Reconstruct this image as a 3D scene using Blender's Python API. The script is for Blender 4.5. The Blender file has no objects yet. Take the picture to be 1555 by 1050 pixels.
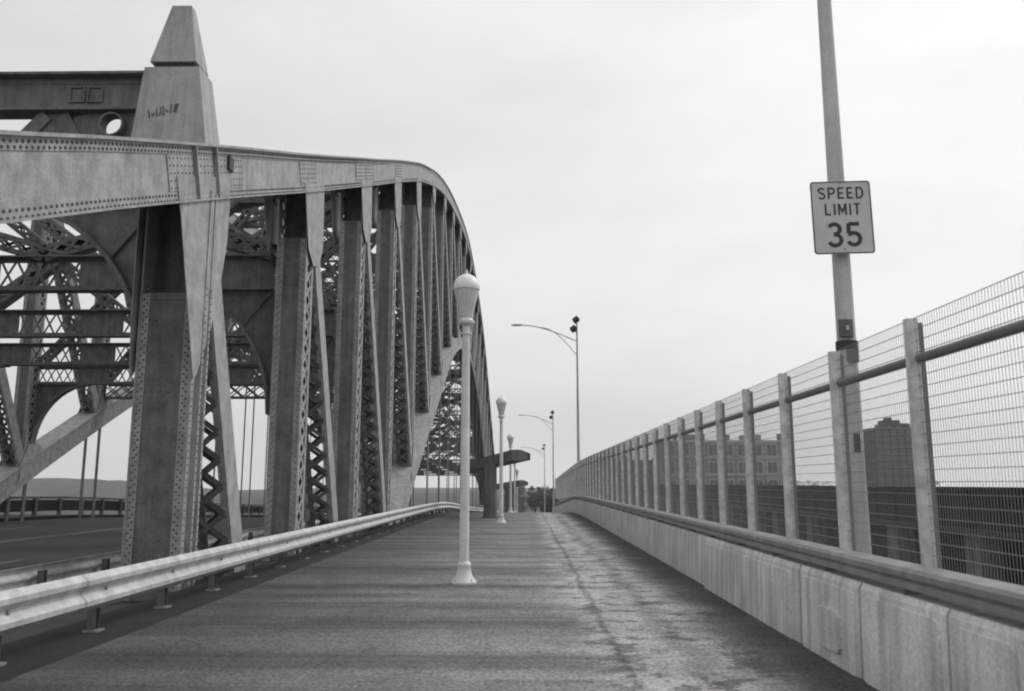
import bpy, bmesh, math, random
from mathutils import Vector, Matrix
random.seed(7)
S = bpy.context.scene
COL = S.collection
R = math.radians
V = Vector

# ------------------------------------------------------------ camera
cam_d = bpy.data.cameras.new('camera')
cam = bpy.data.objects.new('camera', cam_d)
COL.objects.link(cam)
S.camera = cam
FPX = 1270.0
PITCH = math.atan(209 / FPX)
YAW = math.atan(21 / FPX * math.cos(PITCH))
cam.location = (0, 0, 1.55)
cam.rotation_euler = (R(90) + PITCH, 0, YAW)
cam_d.sensor_width = 36.0
cam_d.lens = 36.0 * FPX / 1555
cam_d.clip_start = 0.05
cam_d.clip_end = 9000
cam_d.dof.use_dof = True
cam_d.dof.focus_distance = 26
cam_d.dof.aperture_fstop = 2.6

# ------------------------------------------------------------ sky, sun, exposure
SUN_EL, SUN_AZ = R(48), R(62)          # azimuth measured from +Y towards +X
w = bpy.data.worlds.new('World')
S.world = w
w.use_nodes = True
nt = w.node_tree
nt.nodes.clear()
def N(t, **k):
    n = nt.nodes.new(t)
    for a, b in k.items():
        setattr(n, a, b)
    return n
sky = N('ShaderNodeTexSky', sky_type='NISHITA', sun_disc=False)
sky.sun_elevation = SUN_EL
sky.sun_rotation = SUN_AZ
sky.air_density = 1.6
sky.dust_density = 4.0
bw = N('ShaderNodeRGBToBW')
gm = N('ShaderNodeMath', operation='POWER'); gm.inputs[1].default_value = 0.33
sc = N('ShaderNodeMath', operation='MULTIPLY'); sc.inputs[1].default_value = 3.95
tc = N('ShaderNodeTexCoord')
mp = N('ShaderNodeMapping'); mp.inputs['Scale'].default_value = (1.2, 1.2, 3.2)
nz = N('ShaderNodeTexNoise'); nz.inputs['Scale'].default_value = 1.7; nz.inputs['Detail'].default_value = 5; nz.inputs['Roughness'].default_value = .5
mr = N('ShaderNodeMapRange')
mr.inputs['From Min'].default_value = .3; mr.inputs['From Max'].default_value = .7
mr.inputs['To Min'].default_value = .88; mr.inputs['To Max'].default_value = 1.07
ml = N('ShaderNodeMath', operation='MULTIPLY')
bg = N('ShaderNodeBackground'); bg.inputs['Strength'].default_value = 0.14
out = N('ShaderNodeOutputWorld')
L = nt.links.new
sxyz = N('ShaderNodeSeparateXYZ'); zmax = N('ShaderNodeMath', operation='MAXIMUM'); zmax.inputs[1].default_value = .13; cxyz = N('ShaderNodeCombineXYZ')
L(tc.outputs['Generated'], sxyz.inputs[0]); L(sxyz.outputs[0], cxyz.inputs[0]); L(sxyz.outputs[1], cxyz.inputs[1]); L(sxyz.outputs[2], zmax.inputs[0]); L(zmax.outputs[0], cxyz.inputs[2])
L(cxyz.outputs[0], sky.inputs[0])
L(sky.outputs[0], bw.inputs[0]); L(bw.outputs[0], gm.inputs[0]); L(gm.outputs[0], sc.inputs[0])
L(tc.outputs['Generated'], mp.inputs[0]); L(mp.outputs[0], nz.inputs[0]); L(nz.outputs[0], mr.inputs[0])
L(sc.outputs[0], ml.inputs[0]); L(mr.outputs[0], ml.inputs[1]); L(ml.outputs[0], bg.inputs[0]); L(bg.outputs[0], out.inputs[0])

sd = bpy.data.lights.new('sun', 'SUN')
sd.energy = 1.25
sd.angle = R(18)
sd.color = (1, .985, .965)
so = bpy.data.objects.new('sun', sd)
COL.objects.link(so)
dirv = V((math.sin(SUN_AZ) * math.cos(SUN_EL), math.cos(SUN_AZ) * math.cos(SUN_EL), math.sin(SUN_EL)))
so.rotation_euler = dirv.to_track_quat('Z', 'Y').to_euler()
so.location = (60, 40, 80)
S.view_settings.view_transform = 'Standard'
S.view_settings.look = 'None'
S.view_settings.gamma = 1
S.view_settings.exposure = 0.0
S.view_settings.use_curve_mapping = False
S.render.engine = 'CYCLES'
S.cycles.filter_width = 2.0
S.cycles.max_bounces = 6

# ------------------------------------------------------------ materials
def mat(name, val, rough=.75, metal=0, var=.18, scale=3.0, fine=.12, fscale=90, bump=.15, streak=0, warm=.01, bscale=None, spec=.35):
    """grey procedural surface: broad wear, fine grain, optional vertical run stains"""
    m = bpy.data.materials.new(name); m.use_nodes = True
    t = m.node_tree; nd = t.nodes; lk = t.links.new
    b = nd['Principled BSDF']
    b.inputs['Roughness'].default_value = rough
    b.inputs['Metallic'].default_value = metal
    b.inputs['Specular IOR Level'].default_value = spec
    g = nd.new('ShaderNodeNewGeometry')
    n1 = nd.new('ShaderNodeTexNoise'); n1.inputs['Scale'].default_value = scale; n1.inputs['Detail'].default_value = 6; n1.inputs['Roughness'].default_value = .62
    n2 = nd.new('ShaderNodeTexNoise'); n2.inputs['Scale'].default_value = fscale; n2.inputs['Detail'].default_value = 2
    lk(g.outputs['Position'], n1.inputs[0]); lk(g.outputs['Position'], n2.inputs[0])
    def rng(src, lo, hi, a=.3, c=.7):
        r = nd.new('ShaderNodeMapRange')
        r.inputs['From Min'].default_value = a; r.inputs['From Max'].default_value = c
        r.inputs['To Min'].default_value = lo; r.inputs['To Max'].default_value = hi
        lk(src, r.inputs['Value']); return r.outputs[0]
    def mul(a, c):
        q = nd.new('ShaderNodeMath'); q.operation = 'MULTIPLY'; lk(a, q.inputs[0]); lk(c, q.inputs[1]); return q.outputs[0]
    v = mul(rng(n1.outputs[0], 1 - var, 1 + var), rng(n2.outputs[0], 1 - fine, 1 + fine))
    if streak:
        mpn = nd.new('ShaderNodeMapping'); mpn.inputs['Scale'].default_value = (7, 7, .5)
        lk(g.outputs['Position'], mpn.inputs[0])
        n3 = nd.new('ShaderNodeTexNoise'); n3.inputs['Scale'].default_value = 1.0; n3.inputs['Detail'].default_value = 5
        lk(mpn.outputs[0], n3.inputs[0])
        v = mul(v, rng(n3.outputs[0], 1 - streak, 1 + streak * .5, .35, .62))
    mm = nd.new('ShaderNodeMath'); mm.operation = 'MULTIPLY'; lk(v, mm.inputs[0]); mm.inputs[1].default_value = val
    cc = nd.new('ShaderNodeCombineColor')
    for i, k in enumerate((1 + warm, 1, 1 + warm * .4)):
        q = nd.new('ShaderNodeMath'); q.operation = 'MULTIPLY'; lk(mm.outputs[0], q.inputs[0]); q.inputs[1].default_value = k
        lk(q.outputs[0], cc.inputs[i])
    lk(cc.outputs[0], b.inputs['Base Color'])
    if bump:
        bn = nd.new('ShaderNodeTexNoise'); bn.inputs['Scale'].default_value = bscale or fscale * .6; bn.inputs['Detail'].default_value = 4
        lk(g.outputs['Position'], bn.inputs[0])
        bp = nd.new('ShaderNodeBump'); bp.inputs['Strength'].default_value = bump; bp.inputs['Distance'].default_value = .02
        lk(bn.outputs[0], bp.inputs['Height']); lk(bp.outputs[0], b.inputs['Normal'])
    m['mulnode'] = mm.name
    return m

M = dict(
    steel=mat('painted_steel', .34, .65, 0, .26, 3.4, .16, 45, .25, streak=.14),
    steel2=mat('dull_shaded_steel', .155, .7, 0, .3, 3.2, .18, 45, .25, streak=.2),  # darker steel tone, with the shade of shaded faces put into the colour
    galv=mat('galvanised_steel', .52, .5, .2, .22, 5, .08, 70, .06, streak=.08),
    galv2=mat('weathered_galvanised_steel', .27, .5, .2, .2, 5, .08, 70, .06, streak=.1),
    wire=mat('fence_wire', .3, .5, .3, .05, 2, .0, 10, 0),
    parapet=mat('parapet_concrete', .62, .92, 0, .15, 1.6, .16, 44, .35, streak=.24),
    stone=mat('pylon_stone', .38, .92, 0, .14, 2.4, .12, 40, .3, streak=.18),
    white=mat('white_lamp_paint', .66, .5, 0, .12, 4, .06, 60, .05, streak=.1),
    pole=mat('grey_pole_paint', .5, .6, 0, .15, 2.5, .1, 60, .05, streak=.15),
    black=mat('dark_fitting', .05, .6, 0, .2, 6, .1, 60, .05),
    sign=mat('sign_sheeting', .56, .45, 0, .08, 6, .06, 90, .02),
    ink=mat('sign_black', .045, .5, 0, .2, 9, .1, 90, 0),
    road=mat('road_asphalt', .045, .9, 0, .22, .5, .2, 40, .3),
    paint=mat('road_marking', .15, .8, 0, .35, 3, .2, 40, .1),
    gutter=mat('shaded_gutter_concrete', .02, .95, 0, .35, 2.5, .25, 40, .4),  # near-black: shadow below the guardrail is painted into this colour
    canopy=mat('canopy_concrete', .16, .9, 0, .2, 2, .15, 40, .2, streak=.2),
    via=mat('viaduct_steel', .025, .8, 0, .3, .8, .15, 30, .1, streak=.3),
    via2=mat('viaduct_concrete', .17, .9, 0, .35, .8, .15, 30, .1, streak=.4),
    brick=mat('dark_brick', .035, .9, 0, .12, .3, .1, 4, 0),
    brick2=mat('mid_brick', .15, .9, 0, .15, .3, .1, 4, 0),
    trim=mat('pale_trim', .5, .8, 0, .08, 1, .05, 10, 0),
    glassd=mat('window_glass', .06, .15, 0, .3, .4, 0, 4, 0, spec=.6),
    pale=mat('pale_concrete', .88, .9, 0, .05, .1, .05, 4, 0),
    hill=mat('wooded_hill', .10, 1, 0, .35, .02, .2, .3, 0),
    land=mat('bank_ground', .06, 1, 0, .3, .03, .2, .5, 0),
    water=mat('river_water', .06, .25, 0, .2, .01, 0, 4, .3, bscale=.6),
    bark=mat('tree_bark', .06, 1, 0, .2, 3, .1, 20, 0),
    leaf=mat('foliage', .07, .9, 0, .35, .8, .2, 9, 0),
)
# walkway surface: worn strip, transverse plank-like dark bands, stains
def walk_mat():
    m = mat('walkway_surface', .225, .9, 0, .2, 1.3, .5, 30, .9)
    t = m.node_tree; nd = t.nodes; lk = t.links.new
    mm = nd[m['mulnode']]
    src = mm.inputs[0].links[0].from_socket
    g = nd.new('ShaderNodeNewGeometry'); sp = nd.new('ShaderNodeSeparateXYZ'); lk(g.outputs['Position'], sp.inputs[0])
    def math_(op, a, b=None, c=None):
        q = nd.new('ShaderNodeMath'); q.operation = op
        for i, s in enumerate((a, b, c)):
            if s is None: continue
            if isinstance(s, (int, float)): q.inputs[i].default_value = s
            else: lk(s, q.inputs[i])
        return q.outputs[0]
    def noise(scale, vec_scale, detail=4, rough=.55):
        mpn = nd.new('ShaderNodeMapping'); mpn.inputs['Scale'].default_value = vec_scale; lk(g.outputs['Position'], mpn.inputs[0])
        n = nd.new('ShaderNodeTexNoise'); n.inputs['Scale'].default_value = scale; n.inputs['Detail'].default_value = detail; n.inputs['Roughness'].default_value = rough
        lk(mpn.outputs[0], n.inputs[0]); return n.outputs[0]
    def rng(v, a, b, lo, hi):
        r = nd.new('ShaderNodeMapRange'); r.interpolation_type = 'SMOOTHSTEP'
        for k, x in zip(('From Min', 'From Max', 'To Min', 'To Max'), (a, b, lo, hi)): r.inputs[k].default_value = x
        lk(v, r.inputs['Value']); return r.outputs[0]
    X, Y = sp.outputs[0], sp.outputs[1]
    wob = math_('MULTIPLY_ADD', noise(.6, (1, 1, 1)), 1.1, -.55)
    Xw = math_('ADD', X, wob)
    # transverse bands only left of the seam, soft dark
    bands = rng(noise(1.0, (.09, 1.5, 1), 3, .6), .36, .56, .62, 1.05)
    leftmask = rng(Xw, .5, 1.2, 1.0, 0.0)
    bands = math_('MULTIPLY', bands, rng(noise(1.0, (.03, .55, 1), 2, .5), .4, .55, .80, 1.06))
    bandm = math_('ADD', math_('MULTIPLY', bands, leftmask), math_('SUBTRACT', 1.0, leftmask))
    # pale dusty strip right of centre
    s1 = rng(Xw, .25, .95, 0, 1); s2 = rng(Xw, 1.35, 2.3, 1, 0)
    pale = math_('MULTIPLY_ADD', math_('MULTIPLY', s1, s2), .78, 1.0)
    # dark longitudinal edge stain near the seam and blotches in the strip
    seam = math_('ABSOLUTE', math_('SUBTRACT', math_('ADD', X, math_('MULTIPLY', wob, .25)), .86))
    seamd = rng(seam, 0.0, .08, .6, 1.0)
    seam2 = math_('ABSOLUTE', math_('SUBTRACT', math_('ADD', X, math_('MULTIPLY', wob, .9)), 1.5))
    seam2d = rng(seam2, 0.0, .22, .66, 1.0)
    bl = math_('MULTIPLY', rng(noise(1.9, (.9, 1.0, 1), 8, .72), .41, .5, .45, 1.08), rng(noise(9, (.6, 1.4, 1), 6, .7), .33, .5, .72, 1.05))
    strip = math_('MULTIPLY', rng(Xw, .2, .8, 0, 1), rng(Xw, 1.9, 2.4, 1, 0))
    blm = math_('ADD', math_('MULTIPLY', bl, strip), math_('SUBTRACT', 1.0, strip))
    edge = rng(Xw, 1.7, 2.5, 1.0, .34)         # damp grime by the parapet
    ledge = rng(X, -4.3, .6, .34, 1.0)       # corner vignette painted into the colour, darker towards the guardrail
    v = src
    vo = nd.new('ShaderNodeTexVoronoi'); vo.feature = 'DISTANCE_TO_EDGE'; vo.inputs['Scale'].default_value = .8
    mpv = nd.new('ShaderNodeVectorMath'); mpv.operation = 'ADD'; nzv = nd.new('ShaderNodeTexNoise'); nzv.inputs['Scale'].default_value = 3; nzv.inputs['Detail'].default_value = 5
    lk(g.outputs['Position'], nzv.inputs[0]); lk(g.outputs['Position'], mpv.inputs[0]); lk(nzv.outputs['Color'], mpv.inputs[1]); lk(mpv.outputs[0], vo.inputs['Vector'])
    crack = rng(vo.outputs['Distance'], .0, .012, .62, 1.0)
    patch = rng(noise(.45, (.7, .5, 1), 2, .4), .49, .50, .93, 1.04)
    for q in (crack, patch, bandm, pale, seamd, seam2d, blm, edge, ledge): v = math_('MULTIPLY', v, q)
    lk(v, mm.inputs[0])
    return m
M['walk'] = walk_mat()
def rowwin():
    pass

# ------------------------------------------------------------ mesh builder
class MB:
    def __init__(s): s.v = []; s.f = []
    def quad(s, a, b, c, d):
        n = len(s.v); s.v += [tuple(a), tuple(b), tuple(c), tuple(d)]; s.f.append((n, n + 1, n + 2, n + 3)); return s
    def box(s, x0, y0, z0, x1, y1, z1):
        n = len(s.v)
        s.v += [(x0, y0, z0), (x1, y0, z0), (x1, y1, z0), (x0, y1, z0), (x0, y0, z1), (x1, y0, z1), (x1, y1, z1), (x0, y1, z1)]
        s.f += [tuple(n + i for i in q) for q in ((0, 3, 2, 1), (4, 5, 6, 7), (0, 1, 5, 4), (1, 2, 6, 5), (2, 3, 7, 6), (3, 0, 4, 7))]
        return s
    def beam(s, p0, p1, w, h, up=(0, 0, 1)):
        p0, p1 = V(p0), V(p1); d = (p1 - p0).normalized(); u = V(up)
        r = d.cross(u)
        if r.length < 1e-4: r = d.cross(V((0, 1, 0)))
        r.normalize(); u = r.cross(d).normalized()
        n = len(s.v)
        for p in (p0, p1):
            for a, b in ((-1, -1), (1, -1), (1, 1), (-1, 1)):
                s.v.append(tuple(p + r * a * w / 2 + u * b * h / 2))
        s.f += [tuple(n + i for i in q) for q in ((0, 3, 2, 1), (4, 5, 6, 7), (0, 1, 5, 4), (1, 2, 6, 5), (2, 3, 7, 6), (3, 0, 4, 7))]
        return s
    def lathe(s, c, prof, seg=16, top=True):
        n0 = len(s.v)
        for r, z in prof:
            for i in range(seg):
                a = 2 * math.pi * i / seg
                s.v.append((c[0] + r * math.cos(a), c[1] + r * math.sin(a), c[2] + z))
        for k in range(len(prof) - 1):
            for i in range(seg):
                j = (i + 1) % seg
                s.f.append((n0 + k * seg + i, n0 + k * seg + j, n0 + (k + 1) * seg + j, n0 + (k + 1) * seg + i))
        s.f.append(tuple(n0 + (len(prof) - 1) * seg + i for i in range(seg)))
        s.f.append(tuple(n0 + i for i in reversed(range(seg))))
        return s
    def tube(s, pts, r, seg=8):
        pts = [V(p) for p in pts]; n0 = len(s.v); up = V((0.01, .02, 1))
        rr = r if isinstance(r, (list, tuple)) else [r] * len(pts)
        for k, p in enumerate(pts):
            d = (pts[min(k + 1, len(pts) - 1)] - pts[max(k - 1, 0)]).normalized()
            a = d.cross(up)
            if a.length < .05: a = d.cross(V((1, 0, 0)))
            a.normalize(); b = d.cross(a)
            for i in range(seg):
                t = 2 * math.pi * i / seg
                s.v.append(tuple(p + (a * math.cos(t) + b * math.sin(t)) * rr[k]))
        for k in range(len(pts) - 1):
            for i in range(seg):
                j = (i + 1) % seg
                s.f.append((n0 + k * seg + i, n0 + k * seg + j, n0 + (k + 1) * seg + j, n0 + (k + 1) * seg + i))
        s.f.append(tuple(n0 + i for i in range(seg))); s.f.append(tuple(n0 + (len(pts) - 1) * seg + i for i in range(seg)))
        return s
    def prism(s, poly, axis, a, b):
        """poly in the plane normal to axis; extruded from a to b"""
        def P(p, t):
            return {'x': (t, p[0], p[1]), 'y': (p[0], t, p[1]), 'z': (p[0], p[1], t)}[axis]
        n = len(s.v); k = len(poly)
        s.v += [P(p, a) for p in poly] + [P(p, b) for p in poly]
        s.f += [tuple(range(n, n + k)), tuple(reversed(range(n + k, n + 2 * k)))]
        for i in range(k):
            j = (i + 1) % k
            s.f.append((n + i, n + k + i, n + k + j, n + j))
        return s
    def sweep(s, secs, cap=True):
        """list of closed rings with equal counts"""
        n = len(s.v); k = len(secs[0])
        for q in secs: s.v += [tuple(p) for p in q]
        for a in range(len(secs) - 1):
            for i in range(k):
                j = (i + 1) % k
                s.f.append((n + a * k + i, n + a * k + j, n + (a + 1) * k + j, n + (a + 1) * k + i))
        if cap:
            s.f.append(tuple(n + i for i in reversed(range(k)))); s.f.append(tuple(n + (len(secs) - 1) * k + i for i in range(k)))
        return s
    def mesh(s, name, m, smooth=False, bevel=0):
        me = bpy.data.meshes.new(name)
        me.from_pydata(s.v, [], s.f)
        bm = bmesh.new(); bm.from_mesh(me)
        bmesh.ops.recalc_face_normals(bm, faces=bm.faces)
        if bevel:
            bmesh.ops.bevel(bm, geom=list(bm.edges), offset=bevel, segments=2, profile=.6, affect='EDGES')
        bm.to_mesh(me); bm.free()
        if smooth:
            for p in me.polygons: p.use_smooth = True
            try: me.set_sharp_from_angle(angle=R(38))
            except Exception: pass
        me.materials.append(m)
        return me
def link(name, me, parent=None, loc=None):
    o = bpy.data.objects.new(name, me); COL.objects.link(o)
    if parent: o.parent = parent
    if loc is not None: o.location = loc
    return o
def part(name, mb, m, parent=None, smooth=False, bevel=0, loc=None):
    return link(name, mb.mesh(name, m, smooth, bevel), parent, loc)
def tag(o, label=None, cat=None, group=None, kind=None):
    if label: o['label'] = label
    if cat: o['category'] = cat
    if group: o['group'] = group
    if kind: o['kind'] = kind
    return o
def thing(name, label, cat, loc=(0, 0, 0), group=None, rz=0):
    o = bpy.data.objects.new(name, None); COL.objects.link(o); o.location = loc; o.rotation_euler.z = rz
    o.empty_display_size = .3
    return tag(o, label, cat, group)
def copy_tree(o, parent=None):
    kids = [c for c in o.children]
    c = o.copy(); COL.objects.link(c); c.parent = parent
    for ch in kids: copy_tree(ch, c)
    return c
def interp(x, pts):
    if x <= pts[0][0]:
        (a, b), (c, d) = pts[0], pts[1]
        return b + (x - a) * (d - b) / (c - a)
    for (a, b), (c, d) in zip(pts, pts[1:]):
        if x <= c: return b + (x - a) * (d - b) / (c - a)
    (a, b), (c, d) = pts[-2], pts[-1]
    return d + (x - c) * (d - b) / (c - a)
def smooth_interp(x, pts):
    """Catmull-Rom through pts"""
    if x <= pts[0][0] or x >= pts[-1][0]: return interp(x, pts)
    for i in range(len(pts) - 1):
        if x <= pts[i + 1][0]:
            x0, y0 = pts[i]; x1, y1 = pts[i + 1]
            m0 = ((y1 - pts[i - 1][1]) / (x1 - pts[i - 1][0])) if i else 0
            m1 = ((pts[i + 2][1] - y0) / (pts[i + 2][0] - x0)) if i + 2 < len(pts) else (y1 - y0) / (x1 - x0)
            h = x1 - x0; t = (x - x0) / h
            return (2*t**3-3*t**2+1)*y0 + (t**3-2*t**2+t)*h*m0 + (-2*t**3+3*t**2)*y1 + (t**3-t**2)*h*m1
GZ = [(-10, 0), (38, 0), (48, -.10), (54, -.30), (65, -.75), (75, -1.15), (95, -1.85), (120, -2.75), (160, -4.3), (230, -7.2)]
def g(y): return smooth_interp(y, GZ) if y > -10 else 0

def strip(name, x0, x1, dz, y0, y1, m, step=2.0, thick=.25):
    mb = MB(); secs = []
    n = int((y1 - y0) / step)
    for i in range(n + 1):
        y = y0 + (y1 - y0) * i / n; z = g(y) + dz
        secs.append([(x0, y, z), (x1, y, z), (x1, y, z - thick), (x0, y, z - thick)])
    mb.sweep(secs)
    return part(name, mb, m)

# ------------------------------------------------------------ the setting
tag(strip('walkway', -4.12, 2.72, 0, -8, 230, M['walk'], 1.5, .3), kind='structure')
tag(strip('gutter', -5.2, -4.12, -.04, -8, 230, M['gutter'], 1.5, .3), kind='structure')
tag(strip('road', -25.6, -5.2, -.30, -8, 230, M['road'], 2, .5), kind='structure')
tag(strip('lane_line', -16.95, -16.80, -.296, 24, 200, M['paint'], 2, .01), kind='structure')
tag(strip('lane_line', -16.62, -16.47, -.296, 24, 200, M['paint'], 2, .01), kind='structure')
for k in range(9):
    tag(strip('lane_line', -12.3, -12.14, -.296, 16.4 + k * 12, 20.6 + k * 12, M['paint'], 1, .01), kind='structure')
    tag(strip('lane_line', -21.3, -21.14, -.296, 20.4 + k * 12, 24.6 + k * 12, M['paint'], 1, .01), kind='structure')
tag(strip('edge_line', -7.9, -7.78, -.296, -8, 200, M['paint'], 2, .01), kind='structure')
mb = MB(); mb.quad((-1900, -300, -14), (1900, -300, -14), (1900, 1900, -14), (-1900, 1900, -14))
tag(part('river', mb, M['water']), kind='structure')
mb = MB()
mb.prism([(30, -200), (30, 1800), (1800, 1800), (1800, -200)], 'z', -14.5, -9)
tag(part('riverbank', mb, M['land']), kind='structure')
mb = MB()
mb.prism([(-400, 260), (-400, 1800), (29.9, 1800), (29.9, 260)], 'z', -14.4, -8)
tag(part('far_bank', mb, M['land']), kind='structure')
# wooded ridge far left
def ridge(name, y0, prof, depth, m):
    mb = MB(); secs = []
    for i in range(len(prof) * 6 - 5):
        t = i / 6; k = min(int(t), len(prof) - 2); fr = t - k
        x = prof[k][0] * (1 - fr) + prof[k + 1][0] * fr; z = prof[k][1] * (1 - fr) + prof[k + 1][1] * fr
        z += random.uniform(-.5, .5)
        secs.append([(x, y0 - depth, -14), (x, y0 - depth * .4, z * .5 - 5), (x, y0, z), (x, y0 + depth, z - 3), (x, y0 + depth * 1.5, -14)])
    mb.sweep(secs)
    return tag(part(name, mb, m), kind='structure')
ridge('hill', 620, [(-1500, 6), (-800, 4), (-430, 3.2), (-340, 5.2), (-280, 2.5), (-215, -4.5), (-170, -7.5), (-90, -10), (-20, -11)], 60, M['hill'])

hz = MB().box(-2000, -400, -15, 2000, 2000, 135).mesh('haze', bpy.data.materials.new('haze_air'))
hm = hz.materials[0]; hm.use_nodes = True; hn = hm.node_tree
hn.nodes.remove(hn.nodes['Principled BSDF'])
pv = hn.nodes.new('ShaderNodeVolumePrincipled'); pv.inputs['Color'].default_value = (.98, .98, .985, 1); pv.inputs['Density'].default_value = .0003
hn.links.new(pv.outputs[0], hn.nodes['Material Output'].inputs['Volume'])
tag(link('haze', hz), kind='stuff')

# ------------------------------------------------------------ arch geometry
YC = 78.8
TOPP = [(0, 24.75), (7.3, 24.35), (17.6, 23.05), (23.9, 21.9), (29.4, 20.55), (33.8, 19.2), (37.3, 18.05), (42, 16.3), (45.8, 14.84), (49.5, 13.38), (52.5, 12.22), (56.5, 10.66), (59.5, 9.5), (63.3, 8.06), (65.8, 7.1), (68.8, 5.93), (70.7, 5.16), (80, 1.5)]
LOWP = [(0, 14.6), (15, 12.4), (28.5, 6.8), (33, 4.8), (39, 2.0), (45, -1.2), (51, -4.6), (58, -9.5), (66, -15)]
def zt(y):
    return smooth_interp(abs(y - YC), TOPP)
def zl(y): return smooth_interp(abs(y - YC), LOWP)
NODE = [14.2 + 6.8 * i for i in range(20)]
XA, XB = -5.5, -6.5      # side faces of the near rib
DEP = .95

def rib(parent, name, zf, y0, y1, m, step=1.7, dep=DEP, zmin=-99):
    n = int((y1 - y0) / step); ys = [y0 + (y1 - y0) * i / n for i in range(n + 1)]
    ys = [y for y in ys if zf(y) > zmin]
    def ring(y, xa, xb, a, b):
        e = .4; t = V((0, 2 * e, zf(y + e) - zf(y - e))).normalized(); nn = V((0, -t.z, t.y))
        p = V((0, y, zf(y)))
        o = []
        for x, q in ((xa, a), (xb, a), (xb, b), (xa, b)):
            r = p + nn * q; o.append((x, r.y, r.z))
        return o
    web = MB()
    for xa, xb in ((XA - .03, XA), (XB, XB + .03)):
        web.sweep([ring(y, xa, xb, -dep + .02, -.04) for y in ys])
    o = part(name, web, m, parent)
    fl = MB()
    fl.sweep([ring(y, XB - .09, XA + .09, -.045, 0) for y in ys])
    part('top_flange', fl, m, o)
    fl = MB()
    for xa, xb in ((XA, XA + .09), (XB - .09, XB)):
        fl.sweep([ring(y, xa, xb, -dep, -dep + .03) for y in ys])
    for xa, xb in ((XA + .001, XA + .018), (XB - .018, XB - .001)):
        fl.sweep([ring(y, xa, xb, -dep + .031, -dep + .17) for y in ys])
        fl.sweep([ring(y, xa, xb, -.2, -.046) for y in ys])
    part('edge_angle', fl, m, o)
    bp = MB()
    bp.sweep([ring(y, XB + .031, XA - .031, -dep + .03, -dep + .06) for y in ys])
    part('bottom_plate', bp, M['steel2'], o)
    return o, ring

def lace_x(mb, p0, p1, a, b, pitch, w=.07, th=.012, nrm=None, double=True):
    """zigzag flat bars between two long edges: edge A = p+a, edge B = p+b"""
    p0, p1, a, b = V(p0), V(p1), V(a), V(b)
    ln = (p1 - p0).length; n = max(1, round(ln / pitch)); d = (p1 - p0) / n
    up = (p1 - p0).cross(b - a).normalized()
    for i in range(n):
        q0, q1 = p0 + d * i, p0 + d * (i + 1)
        if double:
            mb.beam(q0 + a, q1 + b, w, th, up); mb.beam(q0 + b + up * th * 1.1, q1 + a + up * th * 1.1, w, th, up)
        else:
            if i % 2: mb.beam(q0 + a, q1 + b, w, th, up)
            else: mb.beam(q0 + b, q1 + a, w, th, up)

def laced_strut(mb, p0, p1, wid, depth, pitch=None, side=None, double=True, edge=.11):
    """open strut: two laced planes `depth` apart in the direction `side`"""
    p0, p1 = V(p0), V(p1); d = (p1 - p0).normalized()
    sd = V(side or (0, 1, 0)); sd = (sd - d * sd.dot(d)).normalized()
    wv = d.cross(sd).normalized()
    for s_ in (-1, 1):
        o = sd * s_ * depth / 2
        for t in (-1, 1):
            c = o + wv * t * (wid / 2 - edge / 2)
            mb.beam(p0 + c, p1 + c, edge, .02, sd)
        lace_x(mb, p0 + o * 1.08, p1 + o * 1.08, wv * (-wid / 2 + edge * .6), wv * (wid / 2 - edge * .6), pitch or wid * 1.05, w=.075, th=.012, double=double)
    for t in (-1, 1):
        c = wv * t * wid / 2
        mb.beam(p0 + c, p1 + c, .02, depth, wv) if False else mb.beam(p0 + c, p1 + c, depth, .02, wv)

RIV = MB()
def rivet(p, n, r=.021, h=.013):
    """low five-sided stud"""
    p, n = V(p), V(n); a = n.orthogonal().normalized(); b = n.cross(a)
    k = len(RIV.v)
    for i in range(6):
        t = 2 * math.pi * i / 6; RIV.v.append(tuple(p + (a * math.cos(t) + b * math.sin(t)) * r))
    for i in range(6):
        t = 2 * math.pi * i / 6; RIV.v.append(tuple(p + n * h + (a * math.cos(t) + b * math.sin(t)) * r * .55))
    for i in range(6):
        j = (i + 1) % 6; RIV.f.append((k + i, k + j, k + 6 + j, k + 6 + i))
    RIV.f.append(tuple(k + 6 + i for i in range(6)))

near = thing('arch_truss', 'near riveted steel arch truss rising beside the guardrail', 'bridge arch')
top, ring = rib(near, 'top_chord', zt, 1.5, 156, M['steel'])
low, _ = rib(near, 'lower_chord', zl, 33, 124.6, M['steel'], 1.7, .95, zmin=-1.6)

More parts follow.
